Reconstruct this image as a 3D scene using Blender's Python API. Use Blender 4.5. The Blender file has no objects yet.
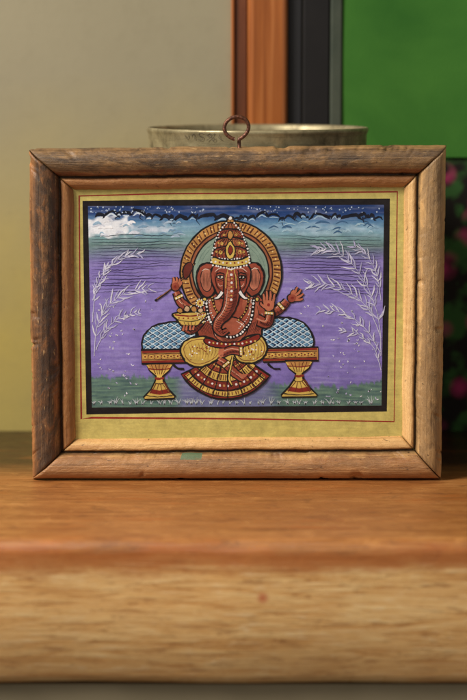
import bpy, bmesh, math, random
from mathutils import Vector, noise, geometry
random.seed(7)
sc=bpy.context.scene
F=1944.0; D=0.97; H=0.2067
PITCH=math.atan(280/F); cp,sp=math.cos(PITCH),math.sin(PITCH)
def W(px,py,y=0.0):
    dz=-F*sp+(350-py)*cp; dy=F*cp+(350-py)*sp; dx=px-233.5
    t=(D+y)/dy
    return Vector((dx*t,y,H+dz*t))
def lin(c):
    return tuple(((v/255)/12.92 if v/255<=.04045 else ((v/255+.055)/1.055)**2.4) for v in c)
def C(*c): return (*lin(c),1)
# ---------- node helpers ----------
class M:
    def __init__(s,name):
        s.m=bpy.data.materials.new(name); s.m.use_nodes=True
        s.nt=s.m.node_tree; s.b=s.nt.nodes['Principled BSDF']
    def n(s,t): return s.nt.nodes.new(t)
    def l(s,a,b): s.nt.links.new(a,b)
    def coord(s,kind='Object',scale=(1,1,1),loc=(0,0,0),rot=(0,0,0)):
        t=s.n('ShaderNodeTexCoord'); m=s.n('ShaderNodeMapping')
        s.l(t.outputs[kind],m.inputs[0]); m.inputs['Scale'].default_value=scale
        m.inputs['Location'].default_value=loc; m.inputs['Rotation'].default_value=rot
        return m.outputs[0]
    def noise(s,v,sc_,d=4,r=.55,dist=0):
        n=s.n('ShaderNodeTexNoise'); s.l(v,n.inputs['Vector'])
        n.inputs['Scale'].default_value=sc_; n.inputs['Detail'].default_value=d
        n.inputs['Roughness'].default_value=r; n.inputs['Distortion'].default_value=dist
        return n.outputs['Fac']
    def ramp(s,f,stops):
        r=s.n('ShaderNodeValToRGB'); s.l(f,r.inputs[0]); e=r.color_ramp.elements
        while len(e)<len(stops): e.new(.5)
        for i,(p,c) in enumerate(stops):
            e[i].position=p; e[i].color=c if len(c)==4 else (*c,1)
        return r.outputs[0]
    def bw(s,f,a,b):
        if a<b: return s.ramp(f,[(a,(0,0,0,1)),(b,(1,1,1,1))])
        return s.ramp(f,[(b,(1,1,1,1)),(a,(0,0,0,1))])
    def mix(s,f,a,b,mode='MIX'):
        m=s.n('ShaderNodeMix'); m.data_type='RGBA'; m.blend_type=mode
        for sock,v in ((m.inputs[0],f),(m.inputs[6],a),(m.inputs[7],b)):
            if isinstance(v,(int,float,tuple)): sock.default_value=v
            else: s.l(v,sock)
        return m.outputs[2]
    def math(s,op,a,b):
        m=s.n('ShaderNodeMath'); m.operation=op
        for i,v in enumerate((a,b)):
            if isinstance(v,(int,float)): m.inputs[i].default_value=v
            else: s.l(v,m.inputs[i])
        return m.outputs[0]
    def sep(s,v,i):
        n=s.n('ShaderNodeSeparateXYZ'); s.l(v,n.inputs[0]); return n.outputs[i]
    def maprange(s,v,a,b):
        n=s.n('ShaderNodeMapRange'); s.l(v,n.inputs[0]); n.inputs[1].default_value=a; n.inputs[2].default_value=b
        return n.outputs[0]
    def fin(s,col,rough=.6,bump=None,bs=.3,bd=.001,metal=0,spec=.5):
        if isinstance(col,tuple): s.b.inputs['Base Color'].default_value=col
        else: s.l(col,s.b.inputs['Base Color'])
        if isinstance(rough,(int,float)): s.b.inputs['Roughness'].default_value=rough
        else: s.l(rough,s.b.inputs['Roughness'])
        s.b.inputs['Metallic'].default_value=metal
        s.b.inputs['Specular IOR Level'].default_value=spec
        if bump is not None:
            b=s.n('ShaderNodeBump'); s.l(bump,b.inputs['Height']); b.inputs['Strength'].default_value=bs
            b.inputs['Distance'].default_value=bd; s.l(b.outputs[0],s.b.inputs['Normal'])
        return s.m
def obj(name,verts,faces,mat,parent=None,smooth=False,**props):
    me=bpy.data.meshes.new(name); me.from_pydata([tuple(v) for v in verts],[],faces); me.update()
    if mat: me.materials.append(mat)
    if smooth:
        for p in me.polygons: p.use_smooth=True
    o=bpy.data.objects.new(name,me); sc.collection.objects.link(o)
    if parent: o.parent=parent
    for k,v in props.items(): o[k]=v
    return o
def empty(name,loc,**props):
    o=bpy.data.objects.new(name,None); sc.collection.objects.link(o); o.location=loc; o.empty_display_size=.02
    for k,v in props.items(): o[k]=v
    return o
def box(x0,x1,y0,y1,z0,z1):
    v=[(x,y,z) for z in (z0,z1) for y in (y0,y1) for x in (x0,x1)]
    f=[(0,2,3,1),(4,5,7,6),(0,1,5,4),(2,6,7,3),(0,4,6,2),(1,3,7,5)]
    return v,f
def bevel(o,w,seg=3):
    m=o.modifiers.new('bevel','BEVEL'); m.width=w; m.segments=seg
def tube(pts,rad,n=12):
    vs=[];fs=[]
    up=Vector((0,1,0))
    for i,p in enumerate(pts):
        t=(pts[min(i+1,len(pts)-1)]-pts[max(i-1,0)]).normalized()
        a=t.cross(up).normalized(); b=a.cross(t)
        r=rad(i/(len(pts)-1)) if callable(rad) else rad
        for k in range(n):
            an=2*math.pi*k/n; vs.append(p+(a*math.cos(an)+b*math.sin(an))*r)
    for i in range(len(pts)-1):
        for k in range(n):
            fs.append((i*n+k,i*n+(k+1)%n,(i+1)*n+(k+1)%n,(i+1)*n+k))
    fs.append(tuple(range(n))); fs.append(tuple((len(pts)-1)*n+k for k in reversed(range(n))))
    return vs,fs
# ---------- materials ----------
def rail_mat(name,outer,outer2,edge,inner,inner2,off,dark=.5,grime=.5,gv=(.0,.011),stain=None,red=0):
    m=M(name)
    blot=m.noise(m.coord('UV',(70,170,1),(off,off*.3,0)),1,7,.72,.5)
    fine=m.noise(m.coord('UV',(14,2100,1),(off,off,0)),1,4,.58,.15)
    med=m.noise(m.coord('UV',(12,380,1),(off*2,0,0)),1,6,.64,.5)
    big=m.noise(m.coord('UV',(22,80,1),(off*4,3,0)),1,6,.70,.6)
    scr=m.noise(m.coord('UV',(150,800,1),(off*3,1,0)),1,4,.64,.3)
    pit=m.noise(m.coord('UV',(420,700,1),(off*5,2,0)),1,3,.6,.2)
    v=m.sep(m.coord('UV'),1)
    vn=m.math('ADD',v,m.math('MULTIPLY',m.math('SUBTRACT',blot,.5),.011))
    co=m.mix(m.bw(big,.42,.58),outer,outer2)
    co=m.mix(m.math('MULTIPLY',m.bw(blot,.52,.61),.65),co,m.mix(.5,outer2,edge))
    co=m.mix(m.math('MULTIPLY',m.maprange(vn,.0038,.0006),.8),co,edge)
    ci=m.mix(m.bw(med,.4,.62),inner,inner2)
    msk=m.maprange(vn,.0115,.0138)
    c=m.mix(msk,co,ci)
    if red:
        rb=m.math('MULTIPLY',m.maprange(vn,.0098,.0115),m.maprange(vn,.0150,.0138))
        c=m.mix(m.math('MULTIPLY',m.math('MULTIPLY',rb,m.bw(med,.44,.54)),red),c,C(120,58,32))
    vb=m.math('ADD',v,m.math('MULTIPLY',m.math('SUBTRACT',big,.5),.018))
    band=m.math('MULTIPLY',m.maprange(vb,gv[0]-.002,gv[0]+.001),m.maprange(vb,gv[1]+.0015,gv[1]-.001))
    gm_=m.math('MULTIPLY',band,m.bw(m.math('ADD',m.math('MULTIPLY',blot,.65),m.math('MULTIPLY',med,.35)),.58,.42))
    c=m.mix(m.math('MULTIPLY',gm_,grime),c,C(56,42,33))
    c=m.mix(m.math('MULTIPLY',m.bw(big,.66,.75),.24),c,C(90,100,90))
    c=m.mix(m.math('MULTIPLY',m.bw(fine,.50,.34),.38),c,m.mix(1.0,c,(.28,.22,.19,1),'MULTIPLY'))
    c=m.mix(m.math('MULTIPLY',m.bw(med,.45,.34),dark),c,m.mix(1.0,c,(.38,.32,.28,1),'MULTIPLY'))
    c=m.mix(m.math('MULTIPLY',m.bw(fine,.57,.71),.28),c,C(212,170,114))
    c=m.mix(m.math('MULTIPLY',m.bw(scr,.63,.69),.55),c,C(206,164,112))
    c=m.mix(m.math('MULTIPLY',m.bw(scr,.36,.30),.75),c,C(36,25,18))
    c=m.mix(m.math('MULTIPLY',m.bw(pit,.67,.72),.75),c,C(32,24,18))
    gr=m.math('MULTIPLY',m.maprange(v,.0126,.0141),m.maprange(v,.0158,.0147)); c=m.mix(m.math('MULTIPLY',gr,.9),c,C(36,22,14))
    if stain:
        u=m.sep(m.coord('UV'),0)
        a=m.math('MULTIPLY',m.math('LESS_THAN',m.math('ABSOLUTE',m.math('SUBTRACT',u,stain[0]),0),stain[1]),
                 m.math('LESS_THAN',m.math('ABSOLUTE',m.math('SUBTRACT',v,stain[2]),0),.0014))
        a=m.math('MULTIPLY',a,m.bw(blot,.32,.44))
        c=m.mix(m.math('MULTIPLY',a,.9),c,C(88,114,86))
    h=m.math('ADD',m.math('MULTIPLY',fine,.35),m.math('ADD',m.math('MULTIPLY',blot,.65),m.math('MULTIPLY',scr,.5)))
    return m.fin(c,m.ramp(blot,[(.35,(.56,)*3),(.65,(.34,)*3)]),h,.75,.0013,spec=.5)
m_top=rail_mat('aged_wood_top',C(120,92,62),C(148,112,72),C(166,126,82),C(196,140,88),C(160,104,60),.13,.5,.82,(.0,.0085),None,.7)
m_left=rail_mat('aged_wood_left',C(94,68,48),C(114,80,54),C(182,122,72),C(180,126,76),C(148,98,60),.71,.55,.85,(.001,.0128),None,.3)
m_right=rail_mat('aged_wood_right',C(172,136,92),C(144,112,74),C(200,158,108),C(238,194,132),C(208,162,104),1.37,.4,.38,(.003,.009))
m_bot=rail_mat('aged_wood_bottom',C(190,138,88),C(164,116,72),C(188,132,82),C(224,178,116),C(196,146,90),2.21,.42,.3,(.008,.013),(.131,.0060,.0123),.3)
def m_paint():
    m=M('painted_paper')
    a=m.n('ShaderNodeVertexColor'); a.layer_name='Col'
    o=m.coord('Object')
    n1=m.noise(o,180,5,.62,.5); n2=m.noise(o,1500,3,.6); n3=m.noise(m.coord('Object',(90,1,700)),1,5,.62,.6)
    c=m.mix(1.0,a.outputs[0],m.ramp(n1,[(.3,(.82,.82,.83)),(.7,(1.12,1.12,1.10))]),'MULTIPLY')
    c=m.mix(1.0,c,m.ramp(n3,[(.3,(.90,.90,.92)),(.7,(1.09,1.09,1.08))]),'MULTIPLY')
    c=m.mix(1.0,c,m.ramp(n2,[(.3,(.92,.92,.92)),(.7,(1.07,1.07,1.07))]),'MULTIPLY')
    return m.fin(c,m.ramp(n1,[(.3,(.34,)*3),(.7,(.56,)*3)]),n3,.2,.0003,spec=.4)
MP=m_paint()
def m_shelf():
    m=M('shelf_wood')
    o=m.coord('Object')
    g=m.noise(m.coord('Object',(14,150,300)),1,8,.72,1.6)
    g2=m.noise(m.coord('Object',(60,420,620)),1,6,.72,.8)
    big=m.noise(m.coord('Object',(9,24,18),(1,5,2)),1,6,.65,.6)
    mot=m.noise(m.coord('Object',(70,110,90),(4,5,2)),1,6,.7,.5)
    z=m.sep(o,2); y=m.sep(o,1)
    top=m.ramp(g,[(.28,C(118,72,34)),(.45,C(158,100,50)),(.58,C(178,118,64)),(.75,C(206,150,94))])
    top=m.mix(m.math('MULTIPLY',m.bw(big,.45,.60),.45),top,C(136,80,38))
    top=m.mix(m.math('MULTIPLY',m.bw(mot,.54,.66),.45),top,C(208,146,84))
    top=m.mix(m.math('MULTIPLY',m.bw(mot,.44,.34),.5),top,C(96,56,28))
    top=m.mix(m.math('MULTIPLY',m.maprange(y,.002,.045),.9),top,C(44,26,13))  # back of the top: shade behind the frame put into the colour
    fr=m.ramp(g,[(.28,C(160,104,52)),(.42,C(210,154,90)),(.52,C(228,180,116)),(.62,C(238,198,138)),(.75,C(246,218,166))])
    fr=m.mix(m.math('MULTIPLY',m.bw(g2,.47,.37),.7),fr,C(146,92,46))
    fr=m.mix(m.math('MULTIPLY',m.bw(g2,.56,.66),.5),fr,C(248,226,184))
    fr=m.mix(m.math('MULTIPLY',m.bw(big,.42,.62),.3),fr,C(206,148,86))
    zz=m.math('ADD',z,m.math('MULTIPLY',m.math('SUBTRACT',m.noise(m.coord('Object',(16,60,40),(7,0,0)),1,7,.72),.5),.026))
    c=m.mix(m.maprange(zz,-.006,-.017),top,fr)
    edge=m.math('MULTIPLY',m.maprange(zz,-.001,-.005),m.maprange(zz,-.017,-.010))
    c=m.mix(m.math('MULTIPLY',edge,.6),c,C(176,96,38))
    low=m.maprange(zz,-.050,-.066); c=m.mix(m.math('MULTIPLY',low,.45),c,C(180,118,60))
    vd=m.n('ShaderNodeVectorMath'); vd.operation='DISTANCE'; m.l(m.coord('Object'),vd.inputs[0]); vd.inputs[1].default_value=(.0130,-.1275,-.0262)
    kn=m.maprange(vd.outputs['Value'],.0034,.0008); c=m.mix(m.math('MULTIPLY',kn,.85),c,C(184,84,48))
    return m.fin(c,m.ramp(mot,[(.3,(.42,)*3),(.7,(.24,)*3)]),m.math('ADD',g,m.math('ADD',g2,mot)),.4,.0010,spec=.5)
def m_plain(name,c1,c2,scale,rough=.8,sc3=(1,1,1),bump=.1,**k):
    m=M(name); n=m.noise(m.coord('Object',sc3),scale,5,.55,.3)
    return m.fin(m.ramp(n,[(.3,c1),(.7,c2)]),rough,n,bump,.001,**k)
# ---------- frame ----------
frame=empty('picture_frame',(0,0,0),label='weathered brown wooden picture frame around a painting on a shelf',category='picture frame')
O=[(28.5,149),(446.5,145.5),(441.5,478.5),(32,480.5)]
I=[(73,190),(404.5,187.5),(402.5,437.5),(75,440)]
O=[W(x,y,0) for x,y in O]; I=[W(x,y,.002) for x,y in I]
O[2].z=.0004;O[3].z=.0004
prof=[(0,-1),(0,2),(0,6.5),(.3,8.3),(1.1,10.2),(2.6,11.9),(4.6,12.9),(6.8,13.2),(9,12.7),(11,11.5),(12.6,9.8),(13.5,8.2),(14.0,6.6),(14.3,5.9),(14.8,6.2),(15.2,7.3),(16.0,7.9),(17.2,7.8),(18.6,7.0),(19.8,5.6),(20.7,4.3),(21,3.6),(21,1.5),(19,-1)]
def rail(i,j,mat,seed,label=None,ends=(0,0)):
    NS=260; vs=[];uvs=[];fs=[]
    L=(O[j]-O[i]).length; dirv=(O[j]-O[i]).normalized()
    for a in range(NS+1):
        s=.0016+(1-.0032)*a/NS
        endf=min(a,NS-a)
        for k,(w,h) in enumerate(prof):
            t=w/21.0
            p=(O[i].lerp(I[i],t)).lerp(O[j].lerp(I[j],t),s)
            u=s*L
            nz=noise.noise(Vector((u*60+seed,w*.25,seed)))*.35+noise.noise(Vector((u*300+seed,w*.8,seed+4)))*.18
            chip=noise.noise(Vector((u*110+seed*3,w*.3,seed+9)))+.25*noise.noise(Vector((u*500,w*.9,seed)))
            hh=h+nz*(1 if w<20 else .3)
            if chip>.32 and (w<4 or 11<w<14.1): hh-=min((chip-.32)*6,2.2)
            if endf==0: hh-=.7
            elif endf==1: hh-=.25
            c=O[i].lerp(O[j],s); cin=I[i].lerp(I[j],s); d=(cin-c); d.y=0; d.normalize()
            off=noise.noise(Vector((u*40+seed*2,seed,1)))*.0005+noise.noise(Vector((u*300+seed*2,seed,1)))*.0002
            if chip>.32 and w<3.5: off+=min((chip-.32)*.004,.0013)
            if i==2: off=abs(off)*.5 if w<2 else off
            p=p+d*(off if w<4 or w>12 else off*.4)
            if a<6 and w<6: p=p-dirv*ends[0]*(1-a/6)
            if a>NS-6 and w<6: p=p+dirv*ends[1]*(1-(NS-a)/6)
            vs.append((p.x,.009-hh/1000,max(p.z,.0002))); uvs.append((u,w/1000))
    n=len(prof)
    for a in range(NS):
        for k in range(n-1):
            fs.append((a*n+k,a*n+k+1,(a+1)*n+k+1,(a+1)*n+k))
    fs.append(tuple(range(n))[::-1]); fs.append(tuple(NS*n+k for k in range(n)))
    o=obj('rail',vs,fs,mat,frame,True)
    if label:o['label']=label
    uv=o.data.uv_layers.new(name='UVMap')
    for lp in o.data.loops: uv.data[lp.index].uv=uvs[lp.vertex_index]
    for p in o.data.polygons:
        if len(p.vertices)>4: p.use_smooth=False
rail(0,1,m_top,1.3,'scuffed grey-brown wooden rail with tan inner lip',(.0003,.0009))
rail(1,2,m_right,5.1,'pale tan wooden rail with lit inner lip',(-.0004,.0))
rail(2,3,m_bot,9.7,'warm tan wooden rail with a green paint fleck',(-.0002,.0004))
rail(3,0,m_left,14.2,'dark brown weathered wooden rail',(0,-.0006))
v,f=box(I[0].x-.012,I[1].x+.012,.0078,.0098,.006,O[0].z-.006)
obj('backing_board',v,f,m_plain('backing_card',C(90,70,45),C(120,95,60),60),frame)
# hanging ring
rust=m_plain('rusted_wire',C(58,34,26),C(128,80,58),900,.4,metal=.5,bump=.4)
c0=W(236.5,127.5,.0005); pts=[]
R=11.4*.0005
for k in range(57):
    a=math.radians(258-(k/56)*338)
    rr=R*(1.0+.04*math.sin(a*2+.6)); low=max(0,-math.sin(a))**4
    pts.append(Vector((c0.x+math.cos(a)*rr*1.03+.0004*low,c0.y+(-.0010+.0020*k/56),c0.z+math.sin(a)*rr*(.95+.10*low))))
e2=pts[-1]
tail=[Vector((e2.x-.0001,e2.y,e2.z-.0012)),Vector((e2.x+.0001,e2.y,e2.z-.006))]
v,f=tube(pts+tail,.00095)
obj('hanging_ring',v,f,rust,frame,True,label='rusty bent wire hanging loop')
# ---------- painting DSL ----------
PY=.0056; EPS=7e-7
V=[];Fc=[];Co=[];layer=[0]
def zl(): layer[0]+=1; return PY-layer[0]*EPS
def P(x,y,d):
    p=W(x,y,PY); return (p.x,d,p.z)
def smooth(pts,closed,n=6):
    m=len(pts); out=[]
    if m<3: 
        return [(pts[0][0]+(pts[1][0]-pts[0][0])*i/4,pts[0][1]+(pts[1][1]-pts[0][1])*i/4) for i in range(5)]
    rng=m if closed else m-1
    for i in range(rng):
        if closed: a,b,c,d=(pts[(i+k)%m] for k in (-1,0,1,2))
        else: a,b,c,d=(pts[min(max(i+k,0),m-1)] for k in (-1,0,1,2))
        for k in range(n):
            t=k/n
            out.append(tuple(.5*((2*b[q])+(-a[q]+c[q])*t+(2*a[q]-5*b[q]+4*c[q]-d[q])*t*t+(-a[q]+3*b[q]-3*c[q]+d[q])*t**3) for q in (0,1)))
    if not closed: out.append(pts[-1])
    return out
def wob(x,y,k=.5):
    return x+k*N(x*.35,y*.35,1.7)+k*.5*N(x*.9,y*.9,5),y+k*N(x*.35,y*.35,8.3)+k*.5*N(x*.9,y*.9,3)
def fill(pts,col,sm=True,outline=None,ow=1.1,keep=False):
    d=PY-layer[0]*EPS if keep else zl()
    q=smooth(pts,True) if sm else pts
    q=[wob(x,y) for x,y in q] if len(q)>8 else q
    b=len(V); V.extend(P(x,y,d) for x,y in q)
    tri=geometry.tessellate_polygon([[Vector((x,y,0)) for x,y in q]])
    ys=[y for x,y in q]; y0,y1=min(ys),max(ys)
    def cc(i):
        x,y=q[i]; k=1+.22*N(x*.2,y*.2,layer[0]*.37)-.12*((y-y0)/(y1-y0+1e-6)-.5)
        return (col[0]*k,col[1]*k,col[2]*k,1)
    for t in tri: Fc.append(tuple(b+i for i in t)); Co.append([cc(i) for i in t])
    if outline: stroke(pts,ow*1.15,outline,closed=True,sm=sm)
def stroke(pts,w,col,closed=False,sm=True,taper=None,keep=False,vary=True):
    d=PY-layer[0]*EPS if keep else zl()
    q=smooth(pts,closed) if sm else list(pts)
    q=[wob(x,y) for x,y in q]
    if closed: q=q+[q[0]]
    n=len(q); b=len(V)
    for i,(x,y) in enumerate(q):
        if closed: p0=q[(i-1)%(n-1)]; p1=q[(i+1)%(n-1)]
        else: p0=q[max(i-1,0)];p1=q[min(i+1,n-1)]
        tx,ty=p1[0]-p0[0],p1[1]-p0[1]; l=math.hypot(tx,ty) or 1
        s=i/(n-1)
        ww=w
        if taper=='both': ww=w*(.15+.85*math.sin(math.pi*s))
        elif taper=='end': ww=w*(1-.85*s)
        elif taper=='leaf': ww=w*(.1+.9*math.sin(math.pi*s**.8))
        elif isinstance(taper,list):
            k=s*(len(taper)-1); a=int(min(k,len(taper)-2)); ww=taper[a]+(taper[a+1]-taper[a])*(k-a)
        elif vary: ww=w*(1+.6*noise.noise(Vector((x*.3,y*.3,layer[0]*.7))))
        nx,ny=-ty/l*ww/2,tx/l*ww/2
        V.append(P(x+nx,y+ny,d)); V.append(P(x-nx,y-ny,d))
    for i in range(n-1):
        Fc.append((b+2*i,b+2*i+1,b+2*i+3,b+2*i+2)); Co.append([col]*4)
def dot(x,y,r,col,keep=True,ry=None):
    d=PY-layer[0]*EPS if keep else zl()
    b=len(V); ry=ry or r
    x+=random.uniform(-.25,.25); y+=random.uniform(-.25,.25)
    for k in range(9):
        a=2*math.pi*k/9+random.random()*.3; rr=1+random.uniform(-.22,.22); V.append(P(x+math.cos(a)*r*rr,y+math.sin(a)*ry*rr,d))
    Fc.append(tuple(b+k for k in range(9))); Co.append([col]*9)
def grid(cor,nx,ny,fn):
    d=zl(); b=len(V); cols=[]
    for j in range(ny+1):
        for i in range(nx+1):
            s,t=i/nx,j/ny
            x=(1-t)*((1-s)*cor[0][0]+s*cor[1][0])+t*((1-s)*cor[3][0]+s*cor[2][0])
            y=(1-t)*((1-s)*cor[0][1]+s*cor[1][1])+t*((1-s)*cor[3][1]+s*cor[2][1])
            V.append(P(x,y,d)); cols.append(fn(x,y))
    for j in range(ny):
        for i in range(nx):
            a=j*(nx+1)+i; q=(a,a+1,a+nx+2,a+nx+1)
            Fc.append(tuple(b+k for k in q)); Co.append([cols[k] for k in q])
def N(x,y,z=0): return noise.noise(Vector((x,y,z)))
def ss(a,b,x):
    t=max(0,min(1,(x-a)/(b-a))); return t*t*(3-2*t)
def mixc(a,b,t):
    t=max(0,min(1,t)); return tuple(a[i]+(b[i]-a[i])*t for i in range(3))+(1,)
def stops(y,L):
    for k in range(len(L)-1):
        if y<=L[k+1][0]:
            t=(y-L[k][0])/(L[k+1][0]-L[k][0]); return mixc(L[k][1],L[k+1][1],max(0,t))
    return L[-1][1]
INK=C(24,18,20); DK=C(54,22,19); SK=C(146,68,50); SKL=C(184,106,78); SKD=C(100,40,31); YE=C(206,174,88); OC=C(184,132,72)
RED=C(130,40,30); WH=C(230,226,224); LAV=C(198,196,222); BRN=C(98,44,30)
# paper
def paperc(x,y):
    t=N(x*.03,y*.03)*.5+N(x*.15,y*.15,3)*.25
    c=mixc(C(190,174,98),C(208,192,114),.5+t)
    return mixc(c,C(160,142,74),max(0,(200-y)/14)*.4)  # top strip of paper darkened: shadow of the rail lip painted in
grid([(60,178),(418,176),(416,450),(62,452)],80,60,paperc)
stroke([(79.5,196),(160,193.6),(250,193.2),(397.5,191.5),(396,300),(394,421.5),(240,419),(92,418),(81.5,419),(80,300)],1.8,C(146,42,34),closed=True,sm=False)
fill([(82.5,201),(200,199.5),(389.8,198.6),(389,300),(387,411.5),(300,413),(200,412.5),(86.5,414.5),(84,300)],INK,False)
SKY=[(200,C(22,44,94)),(215,C(32,66,122)),(221,C(80,126,168)),(229,C(128,168,192)),(238,C(118,154,158)),(245,C(106,132,130)),(253,C(116,124,154)),(262,C(128,114,180)),(300,C(138,122,194)),(350,C(134,118,190)),(385,C(122,108,178)),(412,C(108,100,164))]
def inner(x,y):
    n=N(x*.04,y*.06)*3+N(x*.2,y*.5,5)*1.2
    c=stops(y+n,SKY)
    st=N(x*.02,y*.40,2)*.5+N(x*.10,y*.9,7)*.3+N(x*.03,y*.06,12)*.25
    c=mixc(c,mixc(c,C(214,212,240),.4),max(0,st)*1.0); c=mixc(c,mixc(c,C(62,50,120),.45),max(0,-st)*1.0)
    q=((x-150)/28)**2+((y-229)/7)**2+N(x*.13,y*.22,9)*1.3
    c=mixc(c,C(206,214,230),max(0,1-q)*.7)
    q=((x-325)/60)**2+((y-229)/6)**2+N(x*.10,y*.22,9)*1.6
    c=mixc(c,C(176,200,218),max(0,1-q)*.45)
    q=((x-108)/24)**2+((y-227)/12)**2+N(x*.13,y*.18,4)*.9
    c=mixc(c,C(230,232,240),max(0,min(1,(1-q)*2.6)))
    gl=375+4*N(x*.06,1)+4*ss(190,250,x)+6*math.sin(max(0,(x-262))/120*3.1)+5*N(x*.25,5)+3*N(x*.8,y*.3)
    gm=ss(0,3.5,y-gl)*(1-.6*ss(172,186,x)*(1-ss(262,285,x)))
    gs=N(x*.06,y*.7,4)
    c=mixc(c,mixc(C(60,92,86),C(104,138,112),.5+gs*1.1),gm*.92)
    return c
BC=[(88,206),(384,204.8),(381.5,405.5),(92,407.5)]
grid(BC,230,155,inner)
# irregular dark cloud edge
x=95
while x<381:
    w=random.choice([4,6,8,12,18])*random.uniform(.8,1.25); w=min(w,383-x); hgt=random.uniform(1.4,4.6)*(w/11)**.5
    y0=217+3.2*N(x*.045,2)+random.uniform(-1.4,1.4)
    if x<142: y0-=2
    th=random.uniform(1.2,3.4); sk=random.uniform(-.2,.2)
    fill([(x,y0+2.5+random.uniform(-1,1)),(x+w*.15,y0-hgt*.4),(x+w*(.5+sk),y0-hgt),(x+w*.85,y0-hgt*.5),(x+w,y0+2.5+random.uniform(-1,1)),(x+w*.8,y0+th*.6),(x+w*(.5+sk),y0-hgt+th*1.3),(x+w*.2,y0+th*.6)],C(14,18,34),True)
    if random.random()<.6: stroke([(x+w*.2,y0+th*.6+1.4),(x+w*.5,y0-hgt+th*1.3+1.6),(x+w*.85,y0+th*.6+1.4)],random.uniform(.8,2.0),C(206,218,232) if x<150 else C(160,188,212),taper='both')
    if random.random()<.4:
        xx=x+random.uniform(0,w); stroke([(xx,y0+1),(xx-2+random.uniform(-2,2),y0+4),(xx+2,y0+7+random.uniform(-3,3))],random.uniform(1.2,2.6),C(24,34,60),taper='end')
    x+=w*random.uniform(.72,.92)
for k in range(26):
    x=random.uniform(268,370); y=random.uniform(222,233); w=random.uniform(5,16)
    stroke([(x,y+1),(x+w*.5,y-1.3),(min(x+w,381),y+.4)],random.uniform(.9,2.4),random.choice([C(60,96,134),C(126,160,186),C(160,190,208)]),taper='both')
for k in range(30):
    x=random.uniform(92,178); y=random.uniform(218,238); w=random.uniform(5,13)
    stroke([(x,y+.8),(x+w*.5,y-1.2),(min(x+w,187),y)],random.uniform(1.2,3.2),random.choice([C(236,236,242),C(212,216,230),C(150,178,202)]) if x<130 else random.choice([C(170,190,212),C(120,154,184)]),taper='both')
zl()
for k in range(130):
    x=random.uniform(90,382); y=random.uniform(206.5,213)
    if 214<x<246: continue
    dot(x,y,random.uniform(.35,.9),C(180,196,222))
# fine long horizontal dark lines
for k in range(19):
    y=236+k*3.1+random.uniform(-.4,.4)
    for a,b in ((91,186),(272,382)):
        if a==91: x0=91.5; x1=184-random.uniform(0,1 if k<11 else 45)
        else: x1=381; x0=277+random.uniform(0,2 if k<11 else 50)
        ph=random.uniform(0,6)
        pts=[(x0+(x1-x0)*i/9,y+.55*math.sin(i*.9+ph)+random.uniform(-.25,.25)+ (1.6*(i/9) if a>200 else -1.0*(i/9))) for i in range(10)]
        stroke(pts,random.uniform(.4,.85),C(60,50,96) if k>4 else C(50,68,82),taper='both')
# loose white petals
zl()
for k in range(330):
    x=random.uniform(93,380); y=random.uniform(290,400)
    if 176<x<272 or (138<x<190 and 320<y<400) or (262<x<322 and 316<y<398): continue
    if y<330 and random.random()<.5: continue
    s=random.uniform(1.2,3.0); wd=random.uniform(.8,1.6)
    for a in (-.9,0,.9):
        if random.random()<.45: continue
        an=-1.57+a+random.uniform(-.6,.6)
        stroke([(x,y),(x+math.cos(an)*s,y+math.sin(an)*s)],wd,random.choice([LAV,C(222,220,234),C(178,172,212)]),taper='leaf',keep=True)
zl()
x=94
while x<380:
    h=random.uniform(3,8.5); lean=random.uniform(-.3,.3)
    for a in (-.7,-.25,.2,.65):
        if random.random()<.2: continue
        a+=lean; hh=h*random.uniform(.7,1.1)
        stroke([(x,404.5),(x+math.sin(a)*hh*.5,404-hh*.5),(x+math.sin(a)*hh,404-hh*math.cos(a))],1.0,C(190,198,206),taper='end',keep=True)
    x+=random.uniform(4,10)
# feathery sprigs: thin stems, small slender loose leaf strokes
LF=[C(196,194,220),C(212,210,228),C(176,172,208)]
def spray(pts,n,l0,l1):
    q=smooth(pts,False,14)
    stroke(pts,.8,LF[0],taper='end')
    for k in range(n):
        s=.2+.8*k/(n-1)+random.uniform(-.02,.02); s=min(.999,s); i=min(int(s*(len(q)-1)),len(q)-2)
        x,y=q[i]; tx,ty=q[i+1][0]-q[i][0],q[i+1][1]-q[i][1]; an=math.atan2(ty,tx)
        pr_=math.sin(math.pi*(.25+.7*k/(n-1)))
        for sd in (1,-1):
            if random.random()<.1: continue
            a=an+sd*random.uniform(.35,.85); l=(l1+(l0-l1)*pr_)*random.uniform(.65,1.25); cv=random.uniform(-.3,.15)*sd
            o=random.uniform(-.8,.8)
            stroke([(x+o,y),(x+math.cos(a)*l*.5,y+math.sin(a)*l*.5),(x+math.cos(a+cv)*l,y+math.sin(a+cv)*l)],random.uniform(.9,1.5),random.choice(LF),taper='leaf')
spray([(94,356),(97,328),(108,306),(126,293),(148,288)],15,14,8)
spray([(92.5,322),(96,292),(107,270),(123,257),(139,254)],14,12,7)
spray([(96,350),(106,330),(121,317),(138,312)],10,10,6)
spray([(93,300),(98,280),(108,266)],7,8,5)
spray([(381,356),(379,322),(369,290),(352,264),(333,250),(318,249)],19,15,8)
spray([(381,338),(369,310),(349,292),(325,284),(309,284)],15,14,8)
spray([(380,352),(365,328),(343,313),(320,310)],12,12,7)
spray([(381,300),(377,276),(367,255),(353,246)],11,10,6)
spray([(381,370),(374,348),(358,334),(342,330)],8,9,6)
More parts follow.
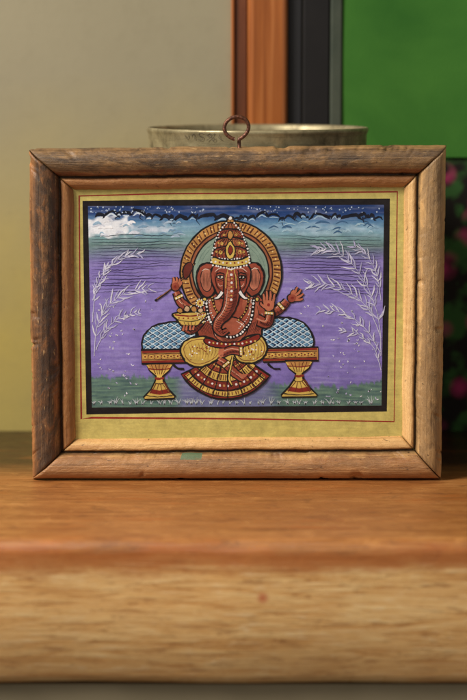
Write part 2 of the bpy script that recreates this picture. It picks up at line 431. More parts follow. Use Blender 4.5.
# ---- bench cushions ----
def cushion(p):
    fill(p,C(100,146,182),outline=INK,ow=1.5)
    xs=[a for a,b in p]; ys=[b for a,b in p]
    poly=smooth(p,True)
    def inside(x,y):
        c=False;n=len(poly)
        for i in range(n):
            x1,y1=poly[i];x2,y2=poly[(i+1)%n]
            if (y1>y)!=(y2>y) and x<(x2-x1)*(y-y1)/(y2-y1)+x1: c=not c
        return c
    for col,wd,sh in ((C(26,42,76),1.9,0),(C(200,220,234),.9,1.2)):
        for sg in (1,-1):
            zl()
            k=-60
            while k<130:
                seg=[]
                for t in range(0,100):
                    x=(min(xs)+k+t*.8+sh) if sg>0 else (min(xs)+k-t*.8+20+sh); y=min(ys)+t*.5
                    if inside(x,y) : seg.append((x,y))
                if len(seg)>5: stroke([seg[0],seg[len(seg)//2],seg[-1]],wd,col,keep=True)
                k+=8.6+random.uniform(-.7,.7)
    stroke(p,1.7,INK,closed=True)
cushion([(142,347),(144,336),(152,327),(164,323),(180,322),(192,326),(196,336),(194,350),(168,350.5),(146,350)])
cushion([(262,349),(258,336),(262,325),(272,319),(288,317.5),(302,322),(311,332),(313.5,345),(306,348),(284,348.5)])
def slab(x0,x1,y0,y1):
    Y=lambda x:y0+(y1-y0)*(x-x0)/(x1-x0)
    fill([(x0,Y(x0)),(x1,Y(x1)),(x1,Y(x1)+13.5),(x0+1,Y(x0)+13.5)],OC,False,outline=INK,ow=1.6)
    stroke([(x0+1,Y(x0)+2),(x1-1,Y(x1)+2)],2.2,RED,sm=False); stroke([(x0+1,Y(x0)+4),((x0+x1)/2,Y((x0+x1)/2)+4.2),(x1-1,Y(x1)+4)],.8,INK)
    stroke([(x0+1,Y(x0)+11.6),(x1-1,Y(x1)+11.6)],2.2,RED,sm=False); stroke([(x0+1,Y(x0)+10),((x0+x1)/2,Y((x0+x1)/2)+9.8),(x1-1,Y(x1)+10)],.8,INK)
    zl(); x=x0+4
    while x<x1-3:
        fill([(x-2.6,Y(x)+7),(x,Y(x)+4.8),(x+2.6,Y(x)+7),(x,Y(x)+9.3)],YE,False,keep=True); x+=6.5
    zl(); x=x0+4
    while x<x1-3: dot(x,Y(x)+7,1.0,RED); dot(x+3.2,Y(x)+6,.7,INK); dot(x+3.2,Y(x)+8.3,.6,INK); x+=6.5
slab(141,190,350,349); slab(262,318,348.5,347)
def goblet(cx,yt,yb,wt,wb):
    h=yb-yt
    fill([(cx-wt/2,yt),(cx+wt/2,yt-.5),(cx+wt*.36,yt+h*.2),(cx+3.4,yt+h*.36),(cx+4.2,yt+h*.48),(cx+wb*.27,yt+h*.72),(cx+wb/2,yb-2),(cx+wb/2-1,yb),(cx-wb/2+1,yb+.8),(cx-wb/2,yb-1.5),(cx-wb*.27,yt+h*.72),(cx-4.2,yt+h*.48),(cx-3.4,yt+h*.36),(cx-wt*.36,yt+h*.2)],YE,False,outline=INK,ow=1.5)
    fill([(cx-wt/2+2,yt+.6),(cx+wt/2-2,yt+.2),(cx+wt*.3,yt+h*.16),(cx-wt*.3,yt+h*.16)],OC,False)
    stroke([(cx-wt*.42,yt+h*.13),(cx,yt+h*.17),(cx+wt*.42,yt+h*.12)],1.1,RED)
    stroke([(cx-4.6,yt+h*.40),(cx,yt+h*.43),(cx+4.6,yt+h*.40)],2.4,RED); 
    stroke([(cx-5,yt+h*.54),(cx,yt+h*.58),(cx+5,yt+h*.54)],1,INK)
    fill([(cx-wb*.24,yt+h*.72),(cx,yt+h*.77),(cx+wb*.24,yt+h*.72),(cx+wb*.33,yt+h*.84),(cx,yt+h*.89),(cx-wb*.33,yt+h*.84)],RED,False)
    for t in (-.6,-.2,.2,.6): stroke([(cx+t*5,yt+h*.56),(cx+t*wb*.5,yb-5)],.8,BRN)
    for t in (-.7,-.35,0,.35,.7): stroke([(cx+t*wt*.42,yt+h*.02),(cx+t*wt*.2,yt+h*.3)],.7,BRN)
    stroke([(cx-wb*.42,yb-2.8),(cx,yb-1.6),(cx+wb*.42,yb-3)],1,INK)
    stroke([(cx+wb*.36,yb-4),(cx+wb*.2,yt+h*.6),(cx+3,yt+h*.5)],1.6,BRN,taper='both')
goblet(159.5,364,398.5,27,31); goblet(299,361,396.5,28,36)
for s,x0 in ((1,172),(-1,268)):
    stroke([(x0,363),(x0+5,368),(x0+12,369)],2.0,INK)
# ---- halo ----
def circ(cx,cy,r,n=40,ry=None): return [(cx+r*math.cos(2*math.pi*k/n),cy+(ry or r)*math.sin(2*math.pi*k/n)) for k in range(n)]
HX,HY=231,272.5
fill(circ(HX,HY,51.7,60,52.7),INK,False); fill(circ(HX,HY,49.9,60,50.9),OC,False)
fill(circ(HX,HY,42.4,60,43.2),DK,False); fill(circ(HX,HY,40.8,60,41.6),C(150,88,58),False); fill(circ(HX,HY,38.8,60,39.6),INK,False)
fill(circ(HX,HY,37.2,60,38),C(134,154,140),False)
zl()
for k in range(74):
    a=2*math.pi*k/74+random.uniform(-.015,.015)
    stroke([(HX+43*math.cos(a),HY+43.8*math.sin(a)),(HX+49.3*math.cos(a+.03),HY+50.3*math.sin(a+.03))],random.uniform(1.0,1.7),C(88,42,28),sm=False,keep=True)
zl()
for k in range(37):
    a=2*math.pi*(k+.25)/37; dot(HX+46.3*math.cos(a),HY+47*math.sin(a),.8,C(230,200,136))
for r in (34,31): stroke([(HX+r*math.cos(a),HY+r*math.sin(a)) for a in [math.radians(180+t*18) for t in range(11)]],.6,C(110,134,122))
# ---- arms behind ----
def limb(pts,ws,col=SK,o=1.4):
    stroke(pts,0,INK,taper=[w+2*o for w in ws]); stroke(pts,0,col,taper=ws)
    stroke([(x+ws[0]*.20,y+ws[0]*.18) for x,y in pts],0,SKD,taper=[w*.35 for w in ws])
    stroke([(x-ws[0]*.12,y-ws[0]*.16) for x,y in pts],0,SKL,taper=[w*.22 for w in ws])
    stroke([(x-ws[0]*.22,y-ws[0]*.20) for x,y in pts],.5,C(226,190,168),taper='both')
    q=smooth(pts,False,4)
    for i in range(1,len(q)-1):
        x,y=q[i]; r=ws[0]*.3
        stroke([(x+r*.2,y+r*.1),(x+r*.8,y+r*.9)],.5,INK)
def bangle(x,y,an,w,col=YE):
    c,s=math.cos(an),math.sin(an)
    stroke([(x-c*w/2,y-s*w/2),(x+c*w/2,y+s*w/2)],4.4,INK,sm=False,vary=False); stroke([(x-c*w/2,y-s*w/2),(x+c*w/2,y+s*w/2)],2.6,col,sm=False,vary=False)
    zl()
    for t in (-.33,0,.33): dot(x+c*w*t,y+s*w*t,.8,WH)
def hand(x,y,an,L,spread=.9,n=4,thumb=-1):
    c,s=math.cos(an),math.sin(an)
    fs_=[]
    for k in range(n):
        a=an+spread*(k/(n-1)-.5); l=L*(.86,1.0,.96,.78)[k%4]
        bx,by=x+c*2-s*(k-(n-1)/2)*1.9,y+s*2+c*(k-(n-1)/2)*1.9
        fs_.append([(bx,by),(bx+math.cos(a)*l*.55,by+math.sin(a)*l*.55),(bx+math.cos(a-.15)*l,by+math.sin(a-.15)*l)])
    a=an+thumb*1.15; fs_.append([(x,y),(x+math.cos(a)*L*.45,y+math.sin(a)*L*.45),(x+math.cos(a-.3*thumb)*L*.8,y+math.sin(a-.3*thumb)*L*.8)])
    for p in fs_: stroke(p,0,INK,taper=[4.2,4.0,2.8])
    fill(circ(x,y,5.2,12),INK)
    for p in fs_: stroke(p,0,SKL,taper=[2.5,2.3,1.3])
    fill(circ(x,y,4.0,12),SK)
    dot(x,y,1.5,RED,keep=False)
limb([(208,306),(194,311),(182,303),(176,292)],[11,9.5,8,6])
stroke([(155,300.5),(166,293),(180,281),(195,263)],2.0,INK); stroke([(157,299),(180,281),(194,264)],.7,C(150,96,60))
fill([(183,275),(184,266),(190,262),(193,267),(190,274),(186,279)],SKD,outline=INK)
bangle(179,297,-.45,8.5); bangle(192,310,1.3,9.5)
hand(175.5,286.5,-1.15,7.2,.7)
limb([(254,304),(268,312),(279,309),(287,301)],[11,9.5,8,6])
bangle(281,306,.85,8.5); bangle(267,311,1.5,9.5)
hand(292,298,-.45,10.5,.85)
# ---- torso ----
fill([(202,297),(214,291),(248,291),(262,298),(266,312),(262,330),(256,346),(205,347),(197,332),(194,312)],SK,outline=INK,ow=1.7)
fill([(206,300),(216,296),(221,308),(213,318),(205,313)],C(168,90,66)); fill([(244,298),(255,300),(259,311),(252,319),(243,310)],C(168,90,66))
fill(circ(230,330,17,20,13),C(162,86,64),outline=INK,ow=.9)
for k in range(9): stroke([(214+k*1.2,331+k*1.3),(230,336.5+k*1.0),(247-k*1.2,330+k*1.3)],.5,DK,taper='both')
for k in range(8):
    stroke([(198+k*1.3,316+k),(199+k*1.6,325),(203+k*1.5,334)],.5,INK,taper='both'); stroke([(262-k*1.3,316+k),(261-k*1.6,325),(257-k*1.5,334)],.5,INK,taper='both')
stroke([(204,304),(201,314),(204,326)],.9,INK,taper='both'); stroke([(257,305),(259,316),(255,330)],.9,INK,taper='both')
for p in ([(207,303),(211,300),(216,300)],[(246,301),(251,301),(255,304)],[(236,321),(243,325),(245,332)],[(208,306),(207,311),(209,315)],[(198,313),(198,320),(200,327)],[(262,313),(262,320),(260,327)],[(249,306),(250,311),(248,315)],[(218,326),(215,331),(216,336)]):
    stroke(p,.8,C(230,206,190),taper='both')
def knee(p):
    fill(p,YE,outline=INK,ow=1.7)
    cx=sum(a for a,b in p)/len(p); cy=sum(b for a,b in p)/len(p)
    stroke([(cx+(a-cx)*.84,cy+(b-cy)*.8) for a,b in p],.8,C(130,78,40),closed=True)
    for k in range(9):
        t=-.84+k*.21; stroke([(cx+t*16,cy-9+abs(t)*3),(cx+t*15+2,cy),(cx+t*13+1,cy+10-abs(t)*3)],.55,C(120,72,36),taper='both')
    zl()
    for k in range(24):
        a=random.random()*6.28; r=random.uniform(.1,.75); dot(cx+(max(q[0] for q in p)-cx)*r*math.cos(a),cy+(max(q[1] for q in p)-cy)*r*math.sin(a),.7,random.choice([RED,RED,WH]))
FX,FY=226,346
def arc(r,a0,a1,n=14,sx=1.0): return [(FX+r*math.sin(math.radians(a0+(a1-a0)*k/n))*sx,FY+r*math.cos(math.radians(a0+(a1-a0)*k/n))) for k in range(n+1)]
skirt=arc(53,-58,56); top=[(250,362),(238,356),(214,356),(200,366)]
fill(skirt+top,RED,False,outline=INK,ow=1.8)
fill(arc(50,-54,52)+arc(45.5,52,-54),YE,False); fill(arc(43.5,-55,53)+arc(36,53,-55),C(122,44,34),False)
fill(arc(35,-58,56)+arc(28,56,-58),YE,False); fill(arc(26.5,-58,56)+arc(17,56,-58),C(150,68,46),False)
fill(arc(16,-62,60)+arc(9,60,-62),YE,False)
for r in (50.5,45,44,35.6,27.3,16.5): stroke(arc(r,-55,53),.9,INK)
zl()
for k in range(27):
    a=math.radians(-52+k*3.95+random.uniform(-.8,.8)); stroke([(FX+29*math.sin(a),FY+29*math.cos(a)),(FX+34.5*math.sin(a),FY+34.5*math.cos(a))],random.uniform(.7,1.2),BRN,sm=False,keep=True)
    stroke([(FX+46*math.sin(a),FY+46*math.cos(a)),(FX+49.5*math.sin(a),FY+49.5*math.cos(a))],random.uniform(.8,1.3),BRN,sm=False,keep=True)
    stroke([(FX+18*math.sin(a),FY+18*math.cos(a)),(FX+26*math.sin(a),FY+26*math.cos(a))],.5,INK,sm=False,keep=True)
zl()
for k in range(18):
    a=math.radians(-50+k*5.9); dot(FX+39.8*math.sin(a),FY+39.8*math.cos(a),1.2,WH if k%2 else OC); dot(FX+22*math.sin(a),FY+22*math.cos(a),.8,YE)
for a in (-46,-30,-14,2,18,34,47):
    r=math.radians(a); stroke([(FX+14*math.sin(r),FY+14*math.cos(r)),(FX+34*math.sin(r*1.03),FY+34*math.cos(r*1.03)),(FX+52*math.sin(r*1.05),FY+52*math.cos(r*1.05))],1.1,INK)
knee([(180.5,351),(184,342),(194,337),(208,337),(220,343),(223,352),(215,361),(200,367),(187,363)])
knee([(234,350),(240,341),(251,335),(261,336),(267,345),(265,355),(256,362),(243,363),(236,358)])
fill([(206,338),(222,342),(240,341),(258,334),(258,340),(242,347),(222,348),(206,344)],RED,outline=INK,ow=1)
zl()
for k in range(12): dot(209+k*4.2,341.5+2.6*math.sin(k*.29+.2),1.0,YE if k%2 else WH)
limb([(243,352),(232,350),(222,354)],[8,7.5,6],SK,1.3)
for k in range(5): stroke([(224-k*.3,349+k*2.3),(218.5,350+k*2.3)],1.6,SKL,sm=False)
bangle(241,351,1.5,8)
limb([(219,360),(228,366),(236,374),(243,379)],[7,7.5,7,5],SK,1.3)
for k in range(5): stroke([(239+k*1.1,373+k*.5),(243.5+k*1.2,378.5-k*1.2)],1.4,SKL,sm=False)
bangle(226,364,-.7,8)
stroke([(233,356),(231,366),(229,378),(232,386)],2.8,INK); stroke([(233,356),(231,366),(229,378),(232,385)],1.3,YE)
# front-left arm with bowl
limb([(204,312),(197,324),(190,330),(186,327)],[12,9,7,5.5])
bangle(200,320,.5,10)
fill([(174,313),(206,312),(203,320),(196,326),(184,326.5),(177,320)],YE,outline=INK,ow=1.6)
stroke([(175,314.5),(190,316),(205,313.5)],1.4,RED); stroke([(178,319.5),(190,321.5),(202,319)],.8,INK)
for k in range(6): stroke([(180+k*4,322),(182+k*3.2,325.5)],.6,BRN)
zl()
for k in range(6): dot(179+k*4.6,317.6+.8*math.sin(k*.6),.8,RED)
for k,(x,y,r) in enumerate(((180,310.5,3.2),(187,308.8,3.5),(194,309,3.4),(200.5,310.5,3))): fill(circ(x,y,r,10),INK); fill(circ(x,y,r-.9,10),C(206,170,132) if k%2 else OC)
for k in range(4): stroke([(183+k*3.4,331-k*.2),(184+k*3.2,325)],0,INK,taper=[4.4,3.2]); 
for k in range(4): stroke([(183+k*3.4,330.5-k*.2),(184+k*3.2,325.4)],0,SKL,taper=[2.4,1.6])
def pearls(pts,r,col=WH,step=2.6):
    q=smooth(pts,False,14); acc=0; zl()
    dot(*q[0],r,col)
    for i in range(1,len(q)):
        acc+=math.hypot(q[i][0]-q[i-1][0],q[i][1]-q[i-1][1])
        if acc>=step*random.uniform(.85,1.15): dot(*q[i],r*random.uniform(.65,1.15),col); acc=0
stroke([(206,297),(209,318),(221,334),(236,336),(250,322),(254,298)],3.4,INK); pearls([(206,297),(209,318),(221,334),(236,336),(250,322),(254,298)],1.1)
stroke([(212,297),(216,310),(224,320)],2.4,DK); pearls([(212,297),(216,310),(224,320)],.85,YE)
stroke([(249,296),(246,310),(238,321)],2.4,DK); pearls([(249,296),(246,310),(238,321)],.85,YE)
pearls([(209,298),(212,314),(222,328)],.55,WH,2.0); pearls([(252,297),(248,316),(239,328)],.55,WH,2.0)
fill(circ(200,303,4.6,12),INK); fill(circ(200,303,3.4,12),YE); pearls(circ(200,303,3.9,10)+[(203.9,303)],.8); dot(200,303,1.3,RED,False)
for k in range(3): pearls([(196+k*1.5,312+k*3),(203,315+k*3.4),(210,313+k*3)],.6,WH,2.2)
# ---- head: broad, ears spread ----
earL=[(216,266),(207,263),(200,266.5),(196.5,276),(198,287),(203,295.5),(210,297),(216,288)]
earR=[(246,266),(254,262.5),(260.5,266),(264,275),(262.5,286),(257.5,294),(251,296),(245,287)]
for e in (earL,earR):
    fill(e,SK,outline=INK,ow=1.7); cx=sum(a for a,b in e)/8; cy=sum(b for a,b in e)/8
    fill([(cx+(a-cx)*.58,cy+(b-cy)*.66) for a,b in e],C(178,108,84),outline=INK,ow=.7)
    for k in range(6): stroke([(cx-4+k*1.5,cy-8),(cx-3.5+k*1.35,cy+8)],.5,DK,taper='both')
    stroke([(cx-4,cy-9),(cx,cy-11),(cx+3,cy-10)],.8,C(230,206,190),taper='both')
for x in (204.5,257):
    fill(circ(x,299,2.5,10),INK); fill(circ(x,299,1.5,10),YE)
fill([(212.5,267),(221,262),(240,262),(249.5,267),(251,277),(247,289),(240,297),(222,298),(215,290),(211,278)],SK,outline=INK,ow=1.6)
for s in (-1,1):
    for k in range(8): stroke([(231+s*(11+k*.9),267+k*.9),(231+s*(16-k*.3),279+k*1.0),(231+s*(12.5-k*.7),291)],.5,DK,taper='both')
    stroke([(231+s*7,268),(231+s*12,268.6),(231+s*16,272)],.7,C(228,200,182),taper='both'); stroke([(231+s*8,285),(231+s*11,286),(231+s*13,283)],.7,C(222,184,162),taper='both')
trunk=[(231,272),(232,288),(230.5,302),(226,313),(219,321),(217,328),(222,333),(228,330)]
stroke(trunk,0,INK,taper=[15.5,18,16,13.8,11.6,9.8,8.2,6.8]); stroke(trunk,0,SK,taper=[13.2,15,13,10.6,8.4,6.6,5.2,3.6])
stroke([(x+4,y+.5) for x,y in trunk[:5]],0,SKD,taper=[2,4.4,4,3.2,2])
stroke([(x-2.8,y) for x,y in trunk[:6]],0,SKL,taper=[1.5,2.6,2.4,2,1.6,1.2])
for k in range(24):
    i=.3+k*.27; a=int(i); t=i-a; x=trunk[a][0]*(1-t)+trunk[a+1][0]*t; y=trunk[a][1]*(1-t)+trunk[a+1][1]*t; w=[6.4,7,6.2,5.2,4.4,3.6,2.4,2,2][min(a+1,8)]
    stroke([(x-w*.9,y-.7),(x,y+1.2),(x+w*.9,y-.5)],.5,INK if k%2 else DK)
stroke([(x-4.2,y) for x,y in trunk[1:5]],.6,C(230,206,190),taper='both')
zl()
for k in range(9):
    y=266+k*4.2; dot(231.5,y,.9 if k%2 else 1.3,YE if k%2 else WH)
for s in (-1,1):
    stroke([(231+s*2.6,267),(231+s*4.8,277),(231+s*5.4,288)],.8,YE)
    ex,ey=231+s*10.8,277
    fill([(ex-3.5,ey+.3),(ex-1,ey-1.5),(ex+2,ey-1.4),(ex+3.6,ey+.2),(ex+1,ey+1.6)],C(214,200,186),outline=INK,ow=1.1); dot(ex,ey,1.1,INK,False)
    stroke([(ex-4.2,ey-3.3),(ex,ey-4.4),(ex+4.2,ey-3.0)],1.3,INK)
    stroke([(ex-3,ey+3.2),(ex,ey+3.8),(ex+3,ey+3)],.6,INK)
    tx=231+s*8.5
    stroke([(tx,291.5),(tx+s*4,297),(tx+s*8.5,298.5)],0,INK,taper=[5,4.6,1.8]); stroke([(tx,291.5),(tx+s*4,297),(tx+s*8,298.2)],0,WH,taper=[3,2.4,.5])
stroke([(226,266),(231,269.5),(236,266)],1.2,WH); dot(231,265.5,1.4,RED,False)
# ---- crown: rounded bulging tiers ----
CX=230.3
def dome(yb,w,h,col,ribs,bulge=1.06):
    p=[(CX-w,yb),(CX-w*bulge,yb-h*.4),(CX-w*.92,yb-h*.78),(CX-w*.55,yb-h*1.0),(CX,yb-h*1.08),(CX+w*.55,yb-h*1.0),(CX+w*.92,yb-h*.78),(CX+w*bulge,yb-h*.4),(CX+w,yb),(CX,yb+1.6)]
    fill(p,col,outline=INK,ow=1.4)
    for k in range(ribs):
        t=-1+2*(k+.5)/ribs
        stroke([(CX+t*w*.5,yb-h*.9),(CX+t*w*.94,yb-h*.4),(CX+t*w*.92,yb)],.75,INK)
        stroke([(CX+t*w*.5+1,yb-h*.8),(CX+t*w*.9+1,yb-h*.3)],.4,OC)
    pearls([(CX-w,yb-.2),(CX,yb+1.4),(CX+w,yb-.2)],.9,WH,2.3)
dome(223.5,3.6,4.6,OC,1); dome(230,8,7,C(148,76,50),4); dome(238.5,12,9,C(130,56,40),7); dome(248,15,10,C(148,76,50),9); dome(257.5,17,10.5,C(130,56,40),10)
fill([(212.5,257),(222,259.6),(231,260.4),(240,259.4),(248.5,256.6),(249.5,263),(240,266),(231,267),(222,266),(212,263.6)],YE,outline=INK,ow=1.3)
fill([(CX,241),(235,248),(234,256),(CX,259),(226.4,256),(225.6,248)],YE,outline=INK,ow=1); fill([(CX,245),(232.6,250),(CX,255),(228,250)],RED,outline=INK,ow=.6)
fill([(CX,230),(233.4,235),(CX,240),(227.2,235)],OC,outline=INK,ow=.8)
for s in (-1,1):
    for (a,b,r) in ((9.5,252,1.8),(8.4,243,1.5),(6,234.5,1.2),(13.4,251.5,1.2),(12,243,1.0)): dot(CX+s*a,b,r,YE,False); dot(CX+s*a,b,r*.45,RED,False)
    pearls([(CX+s*4,223),(CX+s*9,229),(CX+s*13,236),(CX+s*16,245),(CX+s*18.4,255),(CX+s*19,263)],.95,WH,2.6)
zl()
for k in range(9): dot(215.5+k*3.8,261.5+1.6*math.sin(k*.39),1.0,RED if k%2 else WH)
pearls([(213,265),(222,267.2),(231,268),(240,267),(248,264.5)],.95,WH,2.5)
dot(230,218,1.6,WH,False)
# front-right palm
limb([(258,320),(267,323),(270,315),(268.5,309)],[10,8.5,7.5,6.5])
bangle(269,313,.1,8.5)
FG=((264.5,263.2,293),(267.2,266.8,290),(270,270.8,290.2),(272.8,274.8,293))
for k,(bx,tx_,ty_) in enumerate(FG):
    stroke([(bx,303),((bx+tx_)/2,297.5),(tx_,ty_)],0,INK,taper=[4.2,4.0,3])
stroke([(265,307),(261.5,304.5),(260.6,301)],0,INK,taper=[4.4,3.8,2.6])
fill([(263,301.4),(268.2,299.6),(274,301.4),(274,307.6),(270,311),(265,309.6)],SKL,outline=INK,ow=1)
for k,(bx,tx_,ty_) in enumerate(FG):
    stroke([(bx,303),((bx+tx_)/2,297.5),(tx_,ty_+.7)],0,SKL,taper=[2.5,2.3,1.4])
stroke([(265,307),(261.8,304.5),(261,302)],0,SKL,taper=[2.8,2.2,1.3])
dot(268.6,305,1.6,RED,False)
# build painting mesh
po=obj('painting',V,Fc,MP,frame,label='miniature painting of a seated elephant-headed deity on purple ground')
ca=po.data.color_attributes.new('Col','FLOAT_COLOR','CORNER')
flat=[]
for c,p in zip(Co,po.data.polygons):
    for q in c: flat.extend(q)
ca.data.foreach_set('color',flat)
print('layers',layer[0])
bm=bmesh.new(); bm.from_mesh(po.data)
bm.normal_update()
fl=[f for f in bm.faces if f.normal.y>0]
bmesh.ops.reverse_faces(bm,faces=fl); bm.to_mesh(po.data); bm.free()
# ---------- shelf ----------
YF=-.1275
pr=[(.1365,0),(.02,0),(-.06,0)]
for k in range(9):
    a=math.radians(90*k/8); pr.append((YF+.007-.007*math.sin(a),-.007+.007*math.cos(a)))
pr+=[(YF,-.03),(YF,-.062),(YF+.003,-.066),(.1365,-.066)]
xs=[-.6+1.2*i/160 for i in range(161)]; vs=[];fs=[]
n=len(pr)
for x in xs:
    for (y,z) in pr:
        e=.0012*noise.noise(Vector((x*14,y*20,z*30)))+.0005*noise.noise(Vector((x*50,y*20,z*60))) if y<-.1 else 0
        vs.append((x,y+e,z+(e*.5 if z<-.001 else 0)))
for i in range(160):
    for k in range(n):
        fs.append((i*n+k,i*n+(k+1)%n,(i+1)*n+(k+1)%n,(i+1)*n+k))
fs.append(tuple(range(n))); fs.append(tuple(160*n+k for k in reversed(range(n))))
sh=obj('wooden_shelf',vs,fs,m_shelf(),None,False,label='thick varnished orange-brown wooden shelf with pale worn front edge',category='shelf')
for p in sh.data.polygons:
    if len(p.vertices)==4: p.use_smooth=True
bm=bmesh.new(); bm.from_mesh(sh.data); bmesh.ops.recalc_face_normals(bm,faces=bm.faces); bm.to_mesh(sh.data); bm.free()
v,f=box(-.6,.6,-.122,-.06,-.45,-.068)
obj('cabinet_front',v,f,m_plain('olive_paint',C(118,106,82),C(136,122,96),14),None,label='olive-grey painted panel under the wooden shelf',category='cabinet')
# ---------- tin ----------
tin=empty('metal_tin',(0,0,0),label='round aged brass tin standing open behind the wooden frame',category='tin')
TR=.0587; TX=W(257.5,131,.071).x; TY=.0712; TZ=.1765
tin.location=(TX,TY,.0002)
pf=[(0,0),(TR-.003,0),(TR-.0006,.001),(TR-.0006,.02),(TR-.0008,TZ-.012),(TR-.0006,TZ-.004),(TR,TZ-.0022),(TR+.0004,TZ-.0012),(TR,TZ-.0002),(TR-.0010,TZ),(TR-.0018,TZ-.0006),(TR-.0024,TZ-.003),(TR-.0024,.004),(0,.003)]
vs=[];fs=[];NN=96;n=len(pf)
for k in range(NN):
    a=2*math.pi*k/NN
    for (r,z) in pf:
        rr=r+ (.0004*noise.noise(Vector((math.cos(a)*2,math.sin(a)*2,z*30))) if r>.01 else 0)
        vs.append((math.cos(a)*rr,math.sin(a)*rr,z))
for k in range(NN):
    for j in range(n-1):
        fs.append((k*n+j,((k+1)%NN)*n+j,((k+1)%NN)*n+j+1,k*n+j+1))
m=M('aged_brass'); nz=m.noise(m.coord('Object'),90,6,.65,.4); nf=m.noise(m.coord('Object',(60,60,600)),1,4,.6)
c=m.ramp(nz,[(.3,C(100,90,66)),(.5,C(148,136,104)),(.7,C(180,168,132))]); c=m.mix(m.math('MULTIPLY',m.bw(nf,.55,.7),.35),c,C(84,72,50))
brass=m.fin(c,m.ramp(nz,[(.3,(.55,)*3),(.7,(.34,)*3)]),nz,.25,.0006,metal=.5)
obj('tin_body',vs,fs,brass,tin,True)
mv=[];mf=[]
def tstroke(pts,w):
    q=smooth(pts,False,5); b=len(mv)
    for i,(x,y) in enumerate(q):
        p0=q[max(i-1,0)];p1=q[min(i+1,len(q)-1)]; tx,ty=p1[0]-p0[0],p1[1]-p0[1]; l=math.hypot(tx,ty) or 1
        for s in (1,-1):
            xx=x-ty/l*w/2*s; yy=y+tx/l*w/2*s
            X=(xx-257.5)*.000508; a=math.asin(X/TR); r=TR+.0003
            mv.append((math.sin(a)*r,-math.cos(a)*r,TZ-(yy-130.5)*.00051))
    for i in range(len(q)-1): mf.append((b+2*i,b+2*i+1,b+2*i+3,b+2*i+2))
for p in ([(203,134.5),(199,133.8),(198,136),(202,137.5),(201,140.5),(197,140)],[(209,134),(206,135.5),(208,137),(210,135.5),(209,134)],[(214,134),(206,141)],[(212,138),(210.5,140),(213,141),(214,139),(212,138)],[(190,137),(193,134.5),(194,140)],[(219,135),(218,138),(221,140)],[(184,136),(186,139.5),(188,136)]):
    tstroke(p,.5)
obj('scratched_mark',mv,mf,m_plain('dark_scratch',C(66,56,40),C(84,74,54),500),tin)
# ---------- background ----------
YW=.137
m=M('wall_plaster'); o=m.coord('Object'); z=m.sep(o,2); nb=m.noise(o,7,4,.5,.2); nf=m.noise(o,120,4,.6)
c=m.mix(m.maprange(m.math('ADD',z,m.math('MULTIPLY',m.math('SUBTRACT',nb,.5),.12)),.05,.20),C(176,156,82),C(146,137,112))
c=m.mix(m.math('MULTIPLY',m.bw(nb,.4,.7),.35),c,C(124,116,92)); c=m.mix(m.math('MULTIPLY',m.bw(nf,.5,.7),.08),c,C(110,100,76))
wallm=m.fin(c,.85,nf,.15,.001)
X=lambda px:W(px,100,YW).x
v,f=box(-.6,.6,YW,YW+.04,-.05,.7); obj('wall',v,f,wallm,None,label='plain beige plastered wall behind the wooden shelf',category='wall')
post=empty('wooden_post',(X(259),YW,0),label='glossy orange-brown wooden door post beside the wall',category='post')
def postm(name,a,b,cc):
    m=M(name); g=m.noise(m.coord('Object',(260,260,9)),1,5,.6,.6); g2=m.noise(m.coord('Object',(40,40,12),(2,3,1)),1,3,.5)
    c=m.ramp(g,[(.3,a),(.55,b),(.75,cc)]); c=m.mix(m.math('MULTIPLY',m.bw(g2,.4,.7),.3),c,a)
    return m.fin(c,.32,g,.2,.0006)
pw=postm('post_wood',C(126,66,26),C(160,92,42),C(182,114,62)); pw2=postm('post_wood_dark',C(74,42,26),C(108,60,36),C(126,76,48))
def part(name,px0,px1,y0,y1,mat,par,z0=0.0005,z1=.7,bv=.001,**kw):
    L=par.location; v,f=box(X(px0)-L.x,X(px1)-L.x,y0-L.y,y1-L.y,z0,z1)
    q=obj(name,v,f,mat,par,**kw); bevel(q,bv)
    return q
part('moulding',231.2,234.5,YW-.004,YW+.03,pw,post); part('moulding',234.8,247,YW-.002,YW+.03,pw2,post); part('moulding',247.4,287,YW-.006,YW+.03,pw,post,bv=.003)
dk=m_plain('black_paint',C(16,14,16),C(26,24,28),20,.6)
cab=empty('dark_door_frame',(X(310),YW,0),label='black door frame with a thin grey edge strip',category='door frame')
part('frame_board',287.4,302,YW-.001,YW+.03,dk,cab); part('frame_board',302.5,329,YW-.005,YW+.03,m_plain('charcoal_paint',C(18,16,17),C(27,24,24),20,.6,spec=.25),cab)
part('edge_strip',329.5,341,YW-.007,YW+.03,m_plain('grey_edge_paint',C(50,58,46),C(78,82,68),30,.5),cab)
hang=empty('wall_hanging',(X(420),YW,0),label='bright green cloth hanging with dark flowered lower part',category='wall hanging')
zb=W(455,157,YW).z
m=M('green_cloth'); w1=m.noise(m.coord('Object',(900,1,900)),1,2,.5); nb=m.noise(m.coord('Object'),11,4,.55,.4)
c=m.ramp(nb,[(.32,C(40,92,28)),(.68,C(70,122,44))]); c=m.mix(m.math('MULTIPLY',w1,.3),c,C(36,80,24)); gm=m.fin(c,.85,w1,.3,.0005,spec=.25)
def sheet(name,px0,px1,z0,z1,mat,amp,yo):
    vs=[];fs=[];nx,nz_=60,30; L=hang.location
    for j in range(nz_+1):
        for i in range(nx+1):
            x=X(px0)+(X(px1)-X(px0))*i/nx; z=z0+(z1-z0)*j/nz_
            vs.append((x-L.x,yo+amp*math.sin(x*60+z*5)+amp*noise.noise(Vector((x*20,z*12,1))),z))
    for j in range(nz_):
        for i in range(nx): a=j*(nx+1)+i; fs.append((a,a+1,a+nx+2,a+nx+1))
    return obj(name,vs,fs,mat,hang,True)
sheet('green_panel',341.6,1000,zb,.7,gm,.0008,-.0045)
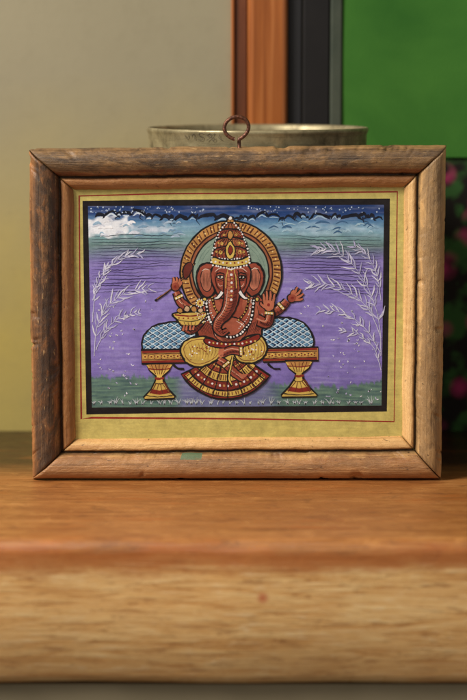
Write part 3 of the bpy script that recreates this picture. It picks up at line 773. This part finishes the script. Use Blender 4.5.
m=M('flowered_cloth'); vo=m.n('ShaderNodeTexVoronoi'); m.l(m.coord('Object',(1,.01,1),(.004,0,.003)),vo.inputs['Vector']); vo.inputs['Scale'].default_value=56; vo.inputs['Randomness'].default_value=.8
nn=m.noise(m.coord('Object'),34,2,.5); n2=m.noise(m.coord('Object',(1,1,1),(4,2,7)),70,3,.5)
fl_=m.bw(vo.outputs['Distance'],.46,.16)
c=m.mix(m.math('MULTIPLY',m.bw(n2,.46,.60),.9),C(26,22,18),C(46,82,38)); c=m.mix(m.math('MULTIPLY',m.math('MULTIPLY',fl_,m.bw(nn,.40,.50)),.95),c,C(168,48,96)); 
sheet('flowered_panel',341.6,1000,.0002,zb+.004,m.fin(c,.9,nn,.1,.001,spec=.2),.0003,-.0022)
# ---------- light ----------
w=bpy.data.worlds.new('World'); sc.world=w; w.use_nodes=True
w.node_tree.nodes['Background'].inputs[0].default_value=(1.0,.95,.86,1); w.node_tree.nodes['Background'].inputs[1].default_value=.22
def area(loc,tgt,size,e,col,sy=None):
    l=bpy.data.lights.new('soft_area_light','AREA'); l.energy=e; l.color=col; l.size=size
    if sy: l.shape='RECTANGLE'; l.size_y=sy
    o=bpy.data.objects.new('soft_area_light',l); sc.collection.objects.link(o); o.location=loc
    o.rotation_euler=(Vector(tgt)-Vector(loc)).to_track_quat('-Z','Y').to_euler(); o['label']='soft area light'
area((-.82,-.52,.86),(0,-.03,.05),.36,23,(1,.95,.86),.45)  # key: window light from upper left
area((.6,-1.2,.7),(0,0,.1),.6,2.0,(1,.92,.8))  # weak fill lamp from front right, apart from the window light
# ---------- camera ----------
cd=bpy.data.cameras.new('camera'); cam=bpy.data.objects.new('camera',cd); sc.collection.objects.link(cam); sc.camera=cam
cam.location=(0,-D,H); cam.rotation_euler=(math.radians(90)-PITCH,0,0)
cd.sensor_fit='VERTICAL'; cd.sensor_height=36; cd.sensor_width=24; cd.lens=F/700*36; cd.clip_start=.01; cd.clip_end=50
cd.dof.use_dof=True; cd.dof.focus_distance=.972*cp+.02; cd.dof.aperture_fstop=5.6
sc.view_settings.view_transform='Standard'; sc.view_settings.look='None'; sc.view_settings.exposure=0
